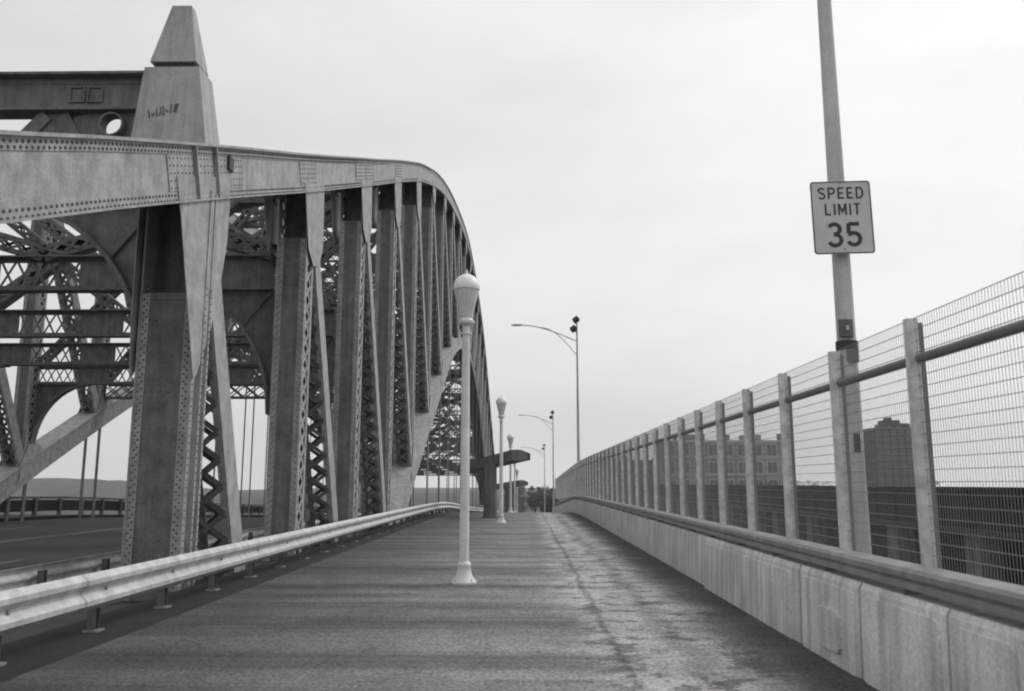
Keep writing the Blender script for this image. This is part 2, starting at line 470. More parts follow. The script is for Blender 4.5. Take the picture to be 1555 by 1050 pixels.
def post_parts(parent, y, first=False, light=False):
    z1 = zt(y) - DEP - .02; z0 = max(zl(y), g(y) - .6)
    if z1 < z0 + 1: return
    wx = 1.0 if first else .82
    xa, xb = XA - .035, XA - .035 - wx + .07
    yf, yb = y - .55, y + .12
    mb = MB()
    zs = max(z0, z1 - (1.9 if first else 1.5))
    # front web plate, its top part set back (open box head)
    mb.box(xb + .04, yf, z0, xa - .04, yf + .025, zs)
    mb.box(xb + .04, yf + .45, zs, xa - .04, yf + .475, z1)
    mb.box(xb + .04, yb - .02, z0, xa - .04, yb, z1)
    mb.box(xb + .04, yf - .012, zs - .10, xa - .04, yf - .001, zs + .02)
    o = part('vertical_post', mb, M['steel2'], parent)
    sm = MB()
    for x0, x1 in ((xa - .035, xa), (xb, xb + .035)):
        if first:
            sm.box(x0, yf - .03, z0, x1, yb + .03, z1)
        else:
            sm.box(x0, yf - .03, z0, x1, yf + .13, z1); sm.box(x0, yb - .13, z0, x1, yb + .03, z1)
    if first:
        for yy in (yf - .03,):
            sm.box(xa, yy, z0, xa + .022, yy + .10, z1 - 2.4)
        for yy in (yf + .18, yf + .40):
            sm.box(xa - .0, yy, z0, XA + .055, yy + .07, z1 - .01)
    # angle legs on the front face
    sm.box(xa - .16, yf - .016, z0, xa - .036, yf, zs); sm.box(xb + .036, yf - .016, z0, xb + .16, yf, zs)
    part('side_plate', sm, M['steel'], o)
    if not first:
        lm = MB()
        for x in (xa - .018, xb + .018):
            lace_x(lm, (x, (yf + yb) / 2, z0 + .1), (x, (yf + yb) / 2, z1 - .1), (0, -.22, 0), (0, .22, 0), .42, w=.09, th=.014, double=True)
        part('lacing', lm, M['steel'], o)['kind'] = 'stuff'
    return o

def gusset(parent, y, first=False):
    z1 = zt(y) - DEP + .12; k = 0
    mb = MB()
    if first: poly = [(y - 1.75, z1 - .42), (y + .6, z1 + .45), (y + .55, z1 - .8), (y + .3, z1 - 1.8), (y - .02, z1 - 2.6), (y - .5, z1 - 3.4), (y - .62, z1 - 3.5), (y - .98, z1 - 2.5), (y - 1.5, z1 - 1.0)]
    elif y < 80 - 38: poly = [(y - 1.2, z1 - .40), (y + .7, z1 + .28), (y + .82, z1 - 1.5), (y + .45, z1 - 2.1), (y - .1, z1 - 2.25), (y - .62, z1 - 1.95), (y - .95, z1 - 1.1)]
    else: poly = [(y - .9, z1 - .1), (y + .8, z1 + .05), (y + .7, z1 - .9), (y + .3, z1 - 1.3), (y - .6, z1 - .9)]
    if y > YC: poly = [(2 * y - a, b) for a, b in poly]
    for x0, x1 in ((XA + .02, XA + .034), (XB - .034, XB - .02)):
        pl = [(max(a, y - .72), b) for a, b in poly] if (first and x0 < -6) else poly
        mb = MB(); mb.prism(pl, 'x', x0, x1); part('gusset_plate', mb, M['steel'], parent)

def low_gusset(parent, y):
    z = zl(y)
    if z < -1: return
    mb = MB(); z -= .3
    sl = zl(y + 1) - zl(y)
    poly = [(y - .9, z - .42 - .9 * sl), (y - .9, z + .35 - .9 * sl), (y - .35, z + .95), (y + .45, z + 1.05), (y + .9, z + .35 + .9 * sl), (y + .9, z - .42 + .9 * sl)]
    for x0, x1 in ((XA + .02, XA + .034), (XB - .034, XB - .02)):
        mb = MB(); mb.prism(poly, 'x', x0, x1); part('gusset_plate', mb, M['steel'], parent)

def diagonal(parent, y0, y1):
    # from the top chord at y0 to the lower chord at y1
    za = zt(y0) - DEP * .6; zb = zl(y1) - .3
    a = V((0, y0, za)); b = V((0, y1, zb)); d = (b - a)
    floor = g(y1) - .9
    if b.z < floor: b = a + d * ((floor - a.z) / d.z)
    d = (b - a).normalized(); n = V((0, -d.z, d.y))
    wd = .56
    mb = MB()
    a0 = a; a = a + d * min(1.75 / abs(d.z), 3.2)
    mb.beam(a0 + d * .3 + V((XA - .02, 0, 0)), b + V((XA - .02, 0, 0)), wd, .024, (1, 0, 0))
    mb.beam(a + V((XB + .18, 0, 0)), b + V((XB + .18, 0, 0)), wd, .024, (1, 0, 0))
    xs = (XA - .033, XB + .193)
    for s_ in (-1, 1):
        for x, e in ((xs[0], -1), (xs[1], 1)):
            c = n * s_ * (wd / 2 + .001) + V((x + e * .06, 0, 0))
            mb.beam(a + c, b + c, .12, .014, n)
    o = part('diagonal', mb, M['steel'], parent)
    lm = MB()
    xm = (xs[0] + xs[1]) / 2; hw = (xs[0] - xs[1]) / 2 - .06
    for s_ in (-1, 1):
        c = n * s_ * (wd / 2 + .017) + V((xm, 0, 0))
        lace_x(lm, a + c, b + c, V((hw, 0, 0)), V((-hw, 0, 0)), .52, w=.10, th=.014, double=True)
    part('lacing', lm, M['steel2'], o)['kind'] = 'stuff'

for i, y in enumerate([0] + NODE):
    if i == 0: continue
    post_parts(near, y, first=(i <= 1 or i == 20))
    gusset(near, y, first=(i <= 1))
    low_gusset(near, y)
    z = zl(y)
    if z - g(y) > 1.3:    # hangers down to the deck
        mb = MB()
        for x in (XA - .12, XB + .12):
            mb.beam((x, y - .1, g(y) - .5), (x, y - .1, z - .9), .05, .24, (0, 1, 0))
        mb2 = MB()
        part('hanger', mb, M['steel2'], near)
for i in range(19):
    if NODE[i] < YC - 4: diagonal(near, NODE[i] - .5, NODE[i + 1] - .5)
    else: diagonal(near, NODE[i + 1] + .5, NODE[i] + .5)

# splice plates and stiffeners on the top chord, then rivets
def on_rib(y, q):
    e = .4; t = V((0, 2 * e, zt(y + e) - zt(y - e))).normalized(); nn = V((0, -t.z, t.y))
    return V((0, y, zt(y))) + nn * q, t, nn
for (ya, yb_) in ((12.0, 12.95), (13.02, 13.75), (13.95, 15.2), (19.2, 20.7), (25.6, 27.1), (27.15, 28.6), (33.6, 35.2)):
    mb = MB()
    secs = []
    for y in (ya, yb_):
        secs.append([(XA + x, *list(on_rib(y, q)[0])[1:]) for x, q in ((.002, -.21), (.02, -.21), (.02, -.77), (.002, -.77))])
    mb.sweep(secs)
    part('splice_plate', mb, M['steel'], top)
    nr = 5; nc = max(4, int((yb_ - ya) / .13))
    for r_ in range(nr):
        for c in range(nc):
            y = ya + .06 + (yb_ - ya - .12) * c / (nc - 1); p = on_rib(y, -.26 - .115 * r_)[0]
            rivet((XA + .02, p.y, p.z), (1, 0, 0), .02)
for y in (12.98, 13.85):
    mb = MB(); p, t, nn = on_rib(y, -.05); q = on_rib(y, -.93)[0]
    mb.beam((XA + .05, p.y, p.z), (XA + .05, q.y, q.z), .1, .03, (1, 0, 0)) if False else mb.beam((XA + .045, p.y, p.z), (XA + .045, q.y, q.z), .03, .08, (1, 0, 0))
    part('stiffener', mb, M['steel'], top)
mb = MB()
p = on_rib(14.55, -.33)[0]
mb.box(XA + .021, p.y - .12, p.z - .13, XA + .07, p.y + .1, p.z + .13)
part('inspection_box', mb, M['black'], top)
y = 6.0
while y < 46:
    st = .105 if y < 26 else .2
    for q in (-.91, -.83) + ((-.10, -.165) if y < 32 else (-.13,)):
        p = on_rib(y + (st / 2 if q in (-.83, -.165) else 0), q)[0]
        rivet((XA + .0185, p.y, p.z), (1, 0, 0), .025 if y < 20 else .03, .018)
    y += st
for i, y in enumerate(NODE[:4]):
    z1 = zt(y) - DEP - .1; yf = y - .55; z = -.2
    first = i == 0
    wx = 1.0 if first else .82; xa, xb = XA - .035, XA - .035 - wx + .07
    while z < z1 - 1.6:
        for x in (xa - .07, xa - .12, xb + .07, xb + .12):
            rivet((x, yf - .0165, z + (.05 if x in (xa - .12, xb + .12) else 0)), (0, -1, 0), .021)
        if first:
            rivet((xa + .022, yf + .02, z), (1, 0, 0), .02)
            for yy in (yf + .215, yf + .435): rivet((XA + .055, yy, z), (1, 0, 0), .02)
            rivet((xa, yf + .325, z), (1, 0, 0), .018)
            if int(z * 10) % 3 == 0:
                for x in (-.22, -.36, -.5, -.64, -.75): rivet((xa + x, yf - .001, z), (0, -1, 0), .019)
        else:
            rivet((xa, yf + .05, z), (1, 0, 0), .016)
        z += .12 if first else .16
part('rivets', RIV, M['steel2'], near)['kind'] = 'stuff'  # same paint as the plates; darker tone paints in the studs' shading

# far arch = copy of the near one
far = copy_tree(near)
for c in list(far.children):
    if c.name.startswith('rivets'): bpy.data.objects.remove(c)
far.location.x = -19.0
far['label'] = 'far riveted steel arch truss across the roadway, mostly seen through the near one'

# ------------------------------------------------------------ cross frames between the arches
XN, XF = XB, -24.5
XM = (XN + XF) / 2
def cross_frame(i, y):
    o = thing('cross_frame', '', 'bridge bracing', (0, y, 0), 'cross frames between the two arches')
    zc = zt(y) - DEP; zlow = zl(y)
    zb = 6.48 + g(y)
    if y > YC: zb = max(zb, 2.4)
    knee = zlow < zb - .8
    if not knee: zb = max(zlow - .9, zb if zlow < zb + 1 else 0)
    sh = .85
    # bottom strut : plate girder with flanges, or laced when far
    mb = MB()
    if knee:
        x = XN; solid = True
        while x > XF + .01:
            x2 = max(XF, x - (1.5 if solid else 2.1))
            if solid: mb.box(x2, -.015, zb, x, .015, zb + sh)
            else:
                lace_x(mb, (x, 0, zb + sh / 2), (x2, 0, zb + sh / 2), (0, 0, -sh / 2 + .04), (0, 0, sh / 2 - .04), .42, w=.06, th=.014)
                mb.box(x2, -.012, zb, x, .012, zb + .12); mb.box(x2, -.012, zb + sh - .12, x, .012, zb + sh)
            x = x2; solid = not solid
        if i == 0: mb.prism([(-8.95, zb - .045), (-9.75, 5.9), (-10.6, 5.5), (-20.4, 5.5), (-21.2, 5.9), (-22.05, zb - .045)], 'y', -.03, .03)
        mb.box(XF, -.2, zb + sh, XN, .2, zb + sh + .04)
        mb.box(XF, -.2, zb - .04, XN, .2, zb)
        for k in ():
            x = XF + (XN - XF) * (k + .5) / 9
            mb.box(x - .015, -.15, zb + .002, x + .015, -.016, zb + sh - .002)
    else:
        laced_strut(mb, (XF, 0, zb + .45), (XN, 0, zb + .45), .85, .5)
    part('bottom_strut', mb, M['steel2'], o)
    if knee:
        rx, rz = (2.85, 3.4) if i == 0 else (2.7, 3.2)
        for s_, xp in ((-1, XN + .03), (1, XF - .03)):
            mb = MB(); arc = [(xp + s_ * (rx - rx * math.cos(a)), zb - .042 - rz + rz * math.sin(a)) for a in [math.pi / 2 * k / 10 for k in range(11)]]
            mb.prism([(xp, zb - .042)] + arc, 'y', -.012, .012)
            for (a, b), (c, d) in zip(arc, arc[1:]):
                mb.beam((a, 0, b), (c, 0, d), .42, .05, (-s_, 0, -1)) if False else mb.beam((a, 0, b), (c, 0, d), .42, .075, V((-(d - b), 0, (c - a))))
            m_ = arc[5]; mb.beam((m_[0], -.05, m_[1]), (xp + s_ * .1, -.05, zb - .1), .05, .07, (0, 1, 0))
            part('knee_bracket', mb, M['steel2'], o)
    # top strut and lattice between
    zs = zb + sh + .1
    if zc - zs > 1.0 or not knee:
        mb = MB(); laced_strut(mb, (XF, 0, zc + .45), (XN, 0, zc + .45), .8, .5, pitch=.75)
        part('top_strut', mb, M['steel2'], o)
        nb = 3 if zc - zs < 5 else 2
        for k in range(nb):
            xa = XF + (XN - XF) * k / nb; xb = XF + (XN - XF) * (k + 1) / nb
            for p, q in (((xa, 0, zs), (xb, 0, zc)), ((xa, .0, zc), (xb, .0, zs))):
                mb = MB(); laced_strut(mb, p, q, .42, .3, pitch=.5)
                part('lattice_brace', mb, M['steel2'], o)
    if 1 <= i <= 5:
        for s_, xp in ((-1, XN), (1, XF)):
            mb = MB(); zk = zc - .43
            mb.prism([(xp, zc), (xp, zk), (xp + s_ * .95, zk), (xp + s_ * 2.0, zk - 1.0), (xp + s_ * 2.5, zk - 1.0), (xp + s_ * 2.1, zc)], 'y', -.19, -.17)
            mb.beam((xp, -.18, zk), (xp + s_ * .95, -.18, zk), .3, .1); mb.beam((xp + s_ * .95, -.18, zk), (xp + s_ * 2.0, -.18, zk - 1.0), .3, .1)
            part('upper_bracket', mb, M['steel2'], o)
    # laterals to the next frame, in the surface of the top chords
    if 2 <= i < 19:
        y2 = NODE[i + 1]; dz = zt(y2) - zt(y); zz = zt(y) - .45
        for p, q in (((XN, 0, zz), (XM, 6.8, zz + dz)), ((XF, 0, zz), (XM, 6.8, zz + dz)), ((XM, 0, zz), (XN, 6.8, zz + dz)), ((XM, 0, zz), (XF, 6.8, zz + dz))):
            mb = MB(); laced_strut(mb, p, q, .45, .32, pitch=.6, side=(0, 0, 1), double=True)
            part('lateral_brace', mb, M['steel2'], o)
        if zlow > 6 and zl(y2) > 6:
            dz = zl(y2) - zl(y); zz = zlow - .5
            for p, q in (((XN, 0, zz), (XF, 6.8, zz + dz)), ((XF, 0, zz), (XN, 6.8, zz + dz))):
                mb = MB(); laced_strut(mb, p, q, .45, .32, pitch=.6, side=(0, 0, 1))
                part('lateral_brace', mb, M['steel2'], o)
    return o
names = ['first and nearest', 'second', 'third', 'fourth', 'fifth', 'sixth', 'seventh', 'eighth', 'ninth', 'tenth', 'eleventh', 'twelfth',
         'thirteenth', 'fourteenth', 'fifteenth', 'sixteenth', 'seventeenth', 'eighteenth', 'nineteenth', 'last and farthest']
for i, y in enumerate(NODE):
    o = cross_frame(i, y)
    if i <= 4: o['label'] = names[i] + ' cross frame over the road, plate strut with curved knee brackets'
    elif i < 15: o['label'] = names[i] + ' cross frame from the near end, laced strut high between the arches'
    else: o['label'] = names[i] + ' cross frame from the near end, low strut with curved knee brackets'

# end portals: deep strut between the pylons, above the near cross frame
def portal(y, dz, label):
    o = thing('portal_strut', label, 'bridge bracing', (0, y, 0), 'portal struts between the pylons')
    x0, x1 = -24.6, -6.75
    b0, b1 = 8.48 + dz, 9.14 + dz
    mb = MB(); mb.box(x0, -.015, b0, x1, .015, b1); mb.box(x0, -.22, b1, x1, .22, b1 + .05); mb.box(x0, -.22, b0 - .05, x1, .22, b0)
    mb.box(x0, -.03, b0, x1, -.016, b0 + .12); mb.box(x0, -.03, b1 - .12, x1, -.016, b1)
    part('strut_girder', mb, M['steel2'], o)
    for x in (-8.62, -8.28):
        m2 = MB()
        for a, b, c, d in ((x, b0 + .17, x + .3, b0 + .2), (x, b0 + .46, x + .3, b0 + .49), (x, b0 + .2, x + .03, b0 + .46), (x + .27, b0 + .2, x + .3, b0 + .46)):
            m2.box(a, -.055, b, c, -.017, d)
        part('batten_frame', m2, M['steel2'], o)
    # gusset with a round hole
    for s_, xc in ((-1, -7.7), (1, -23.6)):
        mb = MB(); cx, cz, r = xc, 8.14 + dz, .2; n = 24
        xl, xr, zl_, zh = xc - .8, xc + .8, 7.15 + dz, b0 - .052
        ringi, ringo = [], []
        for k in range(n):
            a = 2 * math.pi * k / n; c, s = math.cos(a), math.sin(a)
            ringi.append((cx + r * c, cz + r * s))
            tx = (xr - cx if c > 0 else cx - xl) / max(abs(c), 1e-6); tz = (zh - cz if s > 0 else cz - zl_) / max(abs(s), 1e-6)
            t = min(tx, tz); ringo.append((cx + t * c, cz + t * s))
        secs = []
        for k in range(n):
            secs.append([(ringi[k][0], -.04, ringi[k][1]), (ringo[k][0], -.04, ringo[k][1]), (ringo[k][0], .04, ringo[k][1]), (ringi[k][0], .04, ringi[k][1])])
        secs.append(secs[0]); mb.sweep(secs, cap=False)
        # dark collar round the hole
        c2 = []
        for k in range(n + 1):
            a = 2 * math.pi * k / n; c, s = math.cos(a), math.sin(a)
            c2.append([(cx + r * c, -.22, cz + r * s), (cx + (r + .03) * c, -.22, cz + (r + .03) * s), (cx + (r + .03) * c, -.041, cz + (r + .03) * s), (cx + r * c, -.041, cz + r * s)])
        mb.sweep(c2, cap=False)
        part('gusset_plate', mb, M['steel2'], o)
    x = -8.85; k = 0
    while x > -23.5:
        for q in (-1, 1):
            xe = x + q * .95
            if xe > -8.1: xe = -8.2
            mb = MB(); mb.beam((x + q * .14, 0, b0 - .1), (xe + q * .1, 0, 7.35 + dz), .26, .2, (0, 1, 0))
            part('web_diagonal', mb, M['steel2'], o)
        mb = MB(); mb.prism([(x - .12, b0 - .052), (x + .12, b0 - .052), (x + .85, 7.35 + dz), (x - .85, 7.35 + dz)], 'y', -.05, -.03)
        part('gusset_plate', mb, M['steel2'], o)
        x -= 2.35
    mb = MB(); mb.box(x0, -.2, 7.1 + dz, x1, .2, 7.3 + dz)
    part('lower_flange', mb, M['steel2'], o)
portal(14.75, 0, 'deep dark strut joining the pylons above the near end of the arches')
portal(142.6, 0, 'far portal strut at the distant end of the arches')

# ------------------------------------------------------------ pylons (finials)
def frustum(mb, a, b, z0, z1):
    """a=(x0,y0,x1,y1) bottom, b top"""
    mb.sweep([[(q[0], q[1], z), (q[2], q[1], z), (q[2], q[3], z), (q[0], q[3], z)] for q, z in ((a, z0), (b, z1))])
def pylon():
    o = thing('pylon', 'stubby stone-like obelisk finial on the near arch, scrawled with graffiti', 'obelisk', (-6.46, 14.55, 7.22), 'obelisk pylons on the arch ends')
    mb = MB(); frustum(mb, (-.80, -.28, .76, .62), (-.60, -.18, .43, .46), -.25, 1.96)
    part('pylon_base', mb, M['stone'], o, bevel=.015)
    mb = MB(); frustum(mb, (-.50, -.2, .37, .42), (-.22, -.05, .15, .16), 2.05, 3.27)
    part('pylon_shaft', mb, M['stone'], o, bevel=.012)
    mb = MB(); frustum(mb, (-.42, -.14, .31, .38), (-.42, -.14, .31, .38), 1.95, 2.06)  # dark inset joint between base and shaft
    part('dark_joint', mb, M['black'], o)
    return o
py = pylon()
gm_ = MB()
random.seed(3)
for k in range(9):        # illegible sprayed scrawl
    x = -.42 + k * .062; z = 1.02 + k * .012
    pts = [(x + random.uniform(-.03, .03), z + random.uniform(-.10, .10)) for _ in range(4)]
    for (a, b), (c, d) in zip(pts, pts[1:]):
        ya = -.28 + .10 * (b + .25) / 2.21 - .006; yb_ = -.28 + .10 * (d + .25) / 2.21 - .006
        gm_.beam((a, ya, b), (c, yb_, d), .012, .022, (0, 0, 1))
part('graffiti', gm_, mat('faded_spray_paint', .13, .8, 0, .5, 12, .2, 60, 0), py)
p2 = copy_tree(py); p2.location = (-25.4, 14.55, 7.3); p2['label'] = 'obelisk finial on the far arch at its near end'
p3 = copy_tree(py); p3.location = (-6.55, 142.6, 7.0); p3['label'] = 'obelisk finial on the near arch at its distant end'
p4 = copy_tree(py); p4.location = (-25.4, 142.6, 7.0); p4['label'] = 'obelisk finial on the far arch at its distant end'
for q in (p2, p3, p4):
    for c in list(q.children):
        if c.name.startswith('graffiti'): bpy.data.objects.remove(c)

# ------------------------------------------------------------ guardrails
def wbeam_ring(y, z, x, s=1):
    pr = [(0, .31), (.012, .312), (.05, .285), (.078, .262), (.078, .222), (.05, .195), (.012, .168), (.012, .144), (.05, .117), (.078, .09), (.078, .05), (.05, .027), (.012, 0), (0, .002)]
    bk = [(a - .004, b) for a, b in reversed(pr)]
    return [(x + s * a, y, z + b) for a, b in pr + bk]
M['railg0'] = mat('stained_post_zinc', .13, .6, .1, .3, 5, .1, 70, .06)
def guardrail(label, x, z_off, y0, y1, base, s, spacing=1.75, scale=1.1, m=None):
    o = thing('guardrail', label, 'guardrail', (x, y0, 0))
    y = y0; k = 0
    while y < y1:
        ye = min(y + spacing * 2, y1); mb = MB(); n = 4
        jz = 0
        secs = []
        for q in range(n + 1):
            yy = y - .16 + (ye - y + .16) * q / n
            secs.append([(a, b, c) for a, b, c in [(p[0], p[1], p[2]) for p in [(r0[0], r0[1], g(yy) + z_off + r0[2] * scale + jz) for r0 in wbeam_ring(yy - y0, 0, (k % 2) * .007 * s, s)]]])
        mb.sweep(secs, cap=False)
        part('rail_panel', mb, m or M['galv'], o, smooth=True)
        y = ye; k += 1
    y = y0 + .35; pm = None
    while y < y1:
        if pm is None:
            h = z_off + .3 * scale - base
            a = MB(); a.box(-s * .09 - .045, -.055, base, -s * .09 + .045, -.047, z_off + .27); a.box(-s * .09 - .045, .047, base, -s * .09 + .045, .055, z_off + .27); a.box(-s * .09 - .005, -.047, base, -s * .09 + .005, .047, z_off + .27)
            pm = a.mesh('post', M['railg0'])
            b = MB(); b.box(-.1, -.09, base, .06, .09, base + .02); bpm = b.mesh('base_plate', M['galv2'])
            c = MB(); c.lathe((0, 0, 0), [(.02, 0), (.02, .015), (.012, .02)], 8)
            c.v = [(v[2], v[1], v[0]) for v in c.v]; cm = c.mesh('bolt', M['galv2'])
        po = link('post', pm, o, (0, y - y0, g(y)))
        link('base_plate', bpm, po, (-s * .06, 0, 0))
        if y < 30: link('bolt', cm, po, (s * .02, 0, z_off + .155 * scale))
        y += spacing
    return o
guardrail('galvanised steel beam guardrail along the left edge of the walkway', -4.6, .225, -1.5, 150, -.04, 1, scale=1.22)
guardrail('pale steel beam guardrail on the road side of the near arch, lower left', -7.25, .0, -1.0, 150, -.3, -1, 1.9)
# heavy road-side guardrail post seen end on near the frame's left edge
# far railing over the road
fr = thing('far_railing', 'long dark low railing along the far side of the roadway', 'railing', (-26.3, 0, 0))
y = 8
rl = MB(); rl.sweep([[(-.1, yy, g(yy) + .78), (.1, yy, g(yy) + .78), (.1, yy, g(yy) + .9), (-.1, yy, g(yy) + .9)] for yy in [8 + 4 * k for k in range(40)]])
part('hand_rail', rl, M['steel2'], fr)
rl = MB(); rl.sweep([[(-.06, yy, g(yy) + .12), (.06, yy, g(yy) + .12), (.06, yy, g(yy) + .72), (-.06, yy, g(yy) + .72)] for yy in [8 + 4 * k for k in range(40)]])
part('solid_panel', rl, M['via'], fr)
pm = MB().box(-.09, -.09, -.35, .09, .09, .8).mesh('post', M['steel2'])
for k in range(62):
    link('post', pm, fr, (.1, 9 + 2.4 * k, g(9 + 2.4 * k)))
kb = strip('kerb', -25.95, -25.6, -.14, -8, 200, M['gutter'], 2, .4); kb['kind'] = 'structure'

# ------------------------------------------------------------ right side: parapet, rail, mesh fence
FY = [3.13 + 1.63 * k - 1.63 for k in range(52)]     # fence post positions
par = thing('parapet', 'stained concrete parapet wall along the right edge of the walkway', 'parapet', (2.70, 0, 0))
XP = 0.0
edges = [-2.0, .1, 1.9, 3.3, 4.75, 5.62, 7.05, 8.55, 13.05] + [13.05 + 3.0 * k for k in range(1, 26)]
for a, b in zip(edges, edges[1:]):
    off = 0 if b < 13.2 else .035
    mb = MB(); n = max(1, int((b - a) / 1.5)); secs = []
    for q in range(n + 1):
        yy = a + .02 + (b - a - .04) * q / n; z = g(yy)
        secs.append([(XP + off - .03, yy, z - .3), (XP + off, yy, z + .70), (XP + off + .025, yy, z + .745), (XP + .40, yy, z + .745), (XP + .40, yy, z - .3)])
    mb.sweep(secs)
    part('wall_panel', mb, M['parapet'], par)
mb = MB(); secs = []
for k in range(46):
    yy = -2 + 2 * k; secs.append([(XP + .06, yy, g(yy) - .3), (XP + .06, yy, g(yy) + .72), (XP + .38, yy, g(yy) + .72), (XP + .38, yy, g(yy) - .3)])
mb.sweep(secs); part('wall_core', mb, M['gutter'], par)
# cover plate outline and a pipe on the face
def face_x(z): return XP - .03 + .03 * (z + .3) / 1.0
mb = MB(); mb.prism([(7.42, .17), (7.42, .42), (7.48, .47), (7.86, .47), (7.92, .42), (7.92, .17), (7.86, .12), (7.48, .12)], 'x', XP - .065, XP + .02)
part('cover_plate', mb, M['parapet'], par, bevel=.006)
for a, b in zip(edges[2:8], edges[3:9]):     # raised inner slab with rounded corners on each near panel
    a_, b_ = a + (.10 if b - a < 3 else .25), b - .10; rr = .07; zt_, zb_ = .665, -.05
    poly = [(a_, zb_), (b_, zb_)]
    for cy, a0 in ((b_ - rr, 0), (a_ + rr, 90)):
        for k in range(6):
            t = R(a0 + 90 * k / 5); poly.append((cy + rr * math.cos(t), zt_ - rr + rr * math.sin(t)))
    mb = MB(); mb.prism(poly, 'x', -.030 - .018, -.01)
    mb.v = [(v[0] + .03 * (v[2] + .3), v[1], v[2]) for v in mb.v]
    part('raised_slab', mb, M['parapet'], par, bevel=.004)
for yy, w_ in ():
    mb = MB(); mb.box(XP - .037, yy, 0, XP + .0, yy + w_, .69); part('cover_strip', mb, M['parapet'], par)

rail = thing('parapet_rail', 'grey steel box rail running on top of the concrete parapet', 'railing', (2.86, 0, 0))
mb = MB(); secs = []
ys = [-2 + 1.5 * k for k in range(58)]
def railring(yy):
    z = g(yy)
    pr = [(-.13, .79), (-.145, .80), (-.145, .845), (-.12, .855), (-.12, .865), (-.145, .875), (-.145, .915), (-.12, .94), (.07, .945), (.10, .93), (.10, .79)]
    return [(a, yy, z + b) for a, b in pr]
mb.sweep([railring(yy) for yy in ys]); part('box_rail', mb, M['galv2'], rail)
bm_ = MB().box(-.1, -.03, .70, .06, .03, .79).box(-.12, -.06, .744, -.02, .06, .76).mesh('bracket', M['galv2'])
for yy in FY: link('bracket', bm_, rail, (0, yy, g(yy)))

M['galv3'] = mat('fence_post_zinc', .66, .5, .2, .28, 9, .08, 70, .05, streak=.1)
M['railg'] = mat('fence_rail_zinc', .19, .5, .2, .14, 5, .08, 70, .05)
fen = thing('mesh_fence', 'tall welded wire mesh fence with pale posts above the right parapet', 'fence', (2.97, 0, 0))
def ftop(yy): return interp(yy, [(0, 0), (40, 0), (60, .0), (90, .0)])
fp = MB().box(-.045, -.03, -.06, .045, .03, 1.87).mesh('post', M['galv3'])
fb = MB().box(.053, -.10, -.06, .088, -.035, 1.84).mesh('channel', M['railg'])
fz = lambda yy: .93 + (g(yy) * .55 if yy > 38 else 0)
for yy in FY:
    po = link('post', fp, fen, (0, yy, fz(yy)))
    link('channel', fb, po, (0, .09, 0))
    if yy < 20:
        pass
mb = MB(); mb.tube([(.035, yy, fz(yy) + 1.56) for yy in ys if yy < 82], .036, 10)
part('top_rail', mb, M['railg'], fen, smooth=True)
wm = MB(); n = 43; ZW = 1.86
for k in range(n):
    yy = 1.63 * k / n; r = .0016
    wm.v += [(r, yy - r, 0), (r, yy + r, 0), (-r, yy, 0), (r, yy - r, ZW), (r, yy + r, ZW), (-r, yy, ZW)]
    q = len(wm.v) - 6; wm.f += [(q, q + 1, q + 4, q + 3), (q + 1, q + 2, q + 5, q + 4), (q + 2, q, q + 3, q + 5)]
for k in range(22):
    z = ZW * k / 21 ; r = .0025
    wm.box(-.006 - r, 0, z - r, -.006 + r, 1.63, z + r)
wme = wm.mesh('mesh_panel', M['wire'])
for yy in FY[:-1]:
    o = link('mesh_panel', wme, fen, (.02, yy, fz(yy) + .01)); o['kind'] = 'stuff'
    dz = fz(yy + 1.63) - fz(yy)
    if abs(dz) > 1e-4: o.rotation_euler.x = math.atan(dz / 1.63)
# end board closing the fence far away
# ------------------------------------------------------------ pedestrian lamps
def ped_lamp():
    o = thing('lamp_post', 'nearest white pedestrian lamp post with acorn head, standing mid walkway', 'lamp post', (-.97, 13.46, 0), 'pedestrian lamps down the walkway')
    mb = MB(); mb.lathe((0, 0, 0), [(.20, 0), (.20, .035), (.185, .05), (.17, .075), (.135, .12), (.11, .2), (.105, .26), (.112, .275), (.112, .30), (.10, .32), (.085, .34)], 24)
    part('lamp_base', mb, M['white'], o, smooth=True)
    mb = MB(); mb.lathe((0, 0, .34), [(.076, 0), (.072, 1.5), (.064, 3.3), (.06, 3.6)], 20)
    part('shaft', mb, M['white'], o, smooth=True)
    mb = MB(); mb.lathe((0, 0, 3.94), [(.068, 0), (.085, .01), (.085, .04), (.06, .05), (.06, .14), (.10, .17), (.135, .19), (.14, .23), (.11, .25), (.10, .28), (.12, .31), (.125, .33)], 20)
    part('collar', mb, M['white'], o, smooth=True)
    mb = MB()
    secs = []
    n = 32
    for r, z in ((.10, 4.27), (.128, 4.38), (.168, 4.54), (.195, 4.66), (.195, 4.69)):
        secs.append([((r + (.006 if i % 2 else -.004)) * math.cos(2 * math.pi * i / n), (r + (.006 if i % 2 else -.004)) * math.sin(2 * math.pi * i / n), z) for i in range(n)])
    mb.sweep(secs)
    part('globe', mb, M['globe'], o)
    mb = MB(); mb.lathe((0, 0, 4.69), [(.215, 0), (.225, .03), (.218, .09), (.188, .165), (.135, .225), (.07, .262), (.03, .27), (.018, .285), (.022, .30), (.012, .33), (.004, .36)], 24)
    part('dome_cap', mb, M['white2'], o, smooth=True)
    for k in range(4):
        a = math.pi / 4 + k * math.pi / 2
        mb = MB(); mb.lathe((.17 * math.cos(a), .17 * math.sin(a), .03), [(.016, 0), (.016, .035), (.01, .045)], 6)
        part('anchor_bolt', mb, M['galv2'], o)
    return o
M['globe'] = mat('frosted_globe', .6, .3, 0, .1, 6, .06, 60, 0)
M['white2'] = mat('white_dome', .8, .4, 0, .05, 6, .04, 60, 0)
lp = ped_lamp()
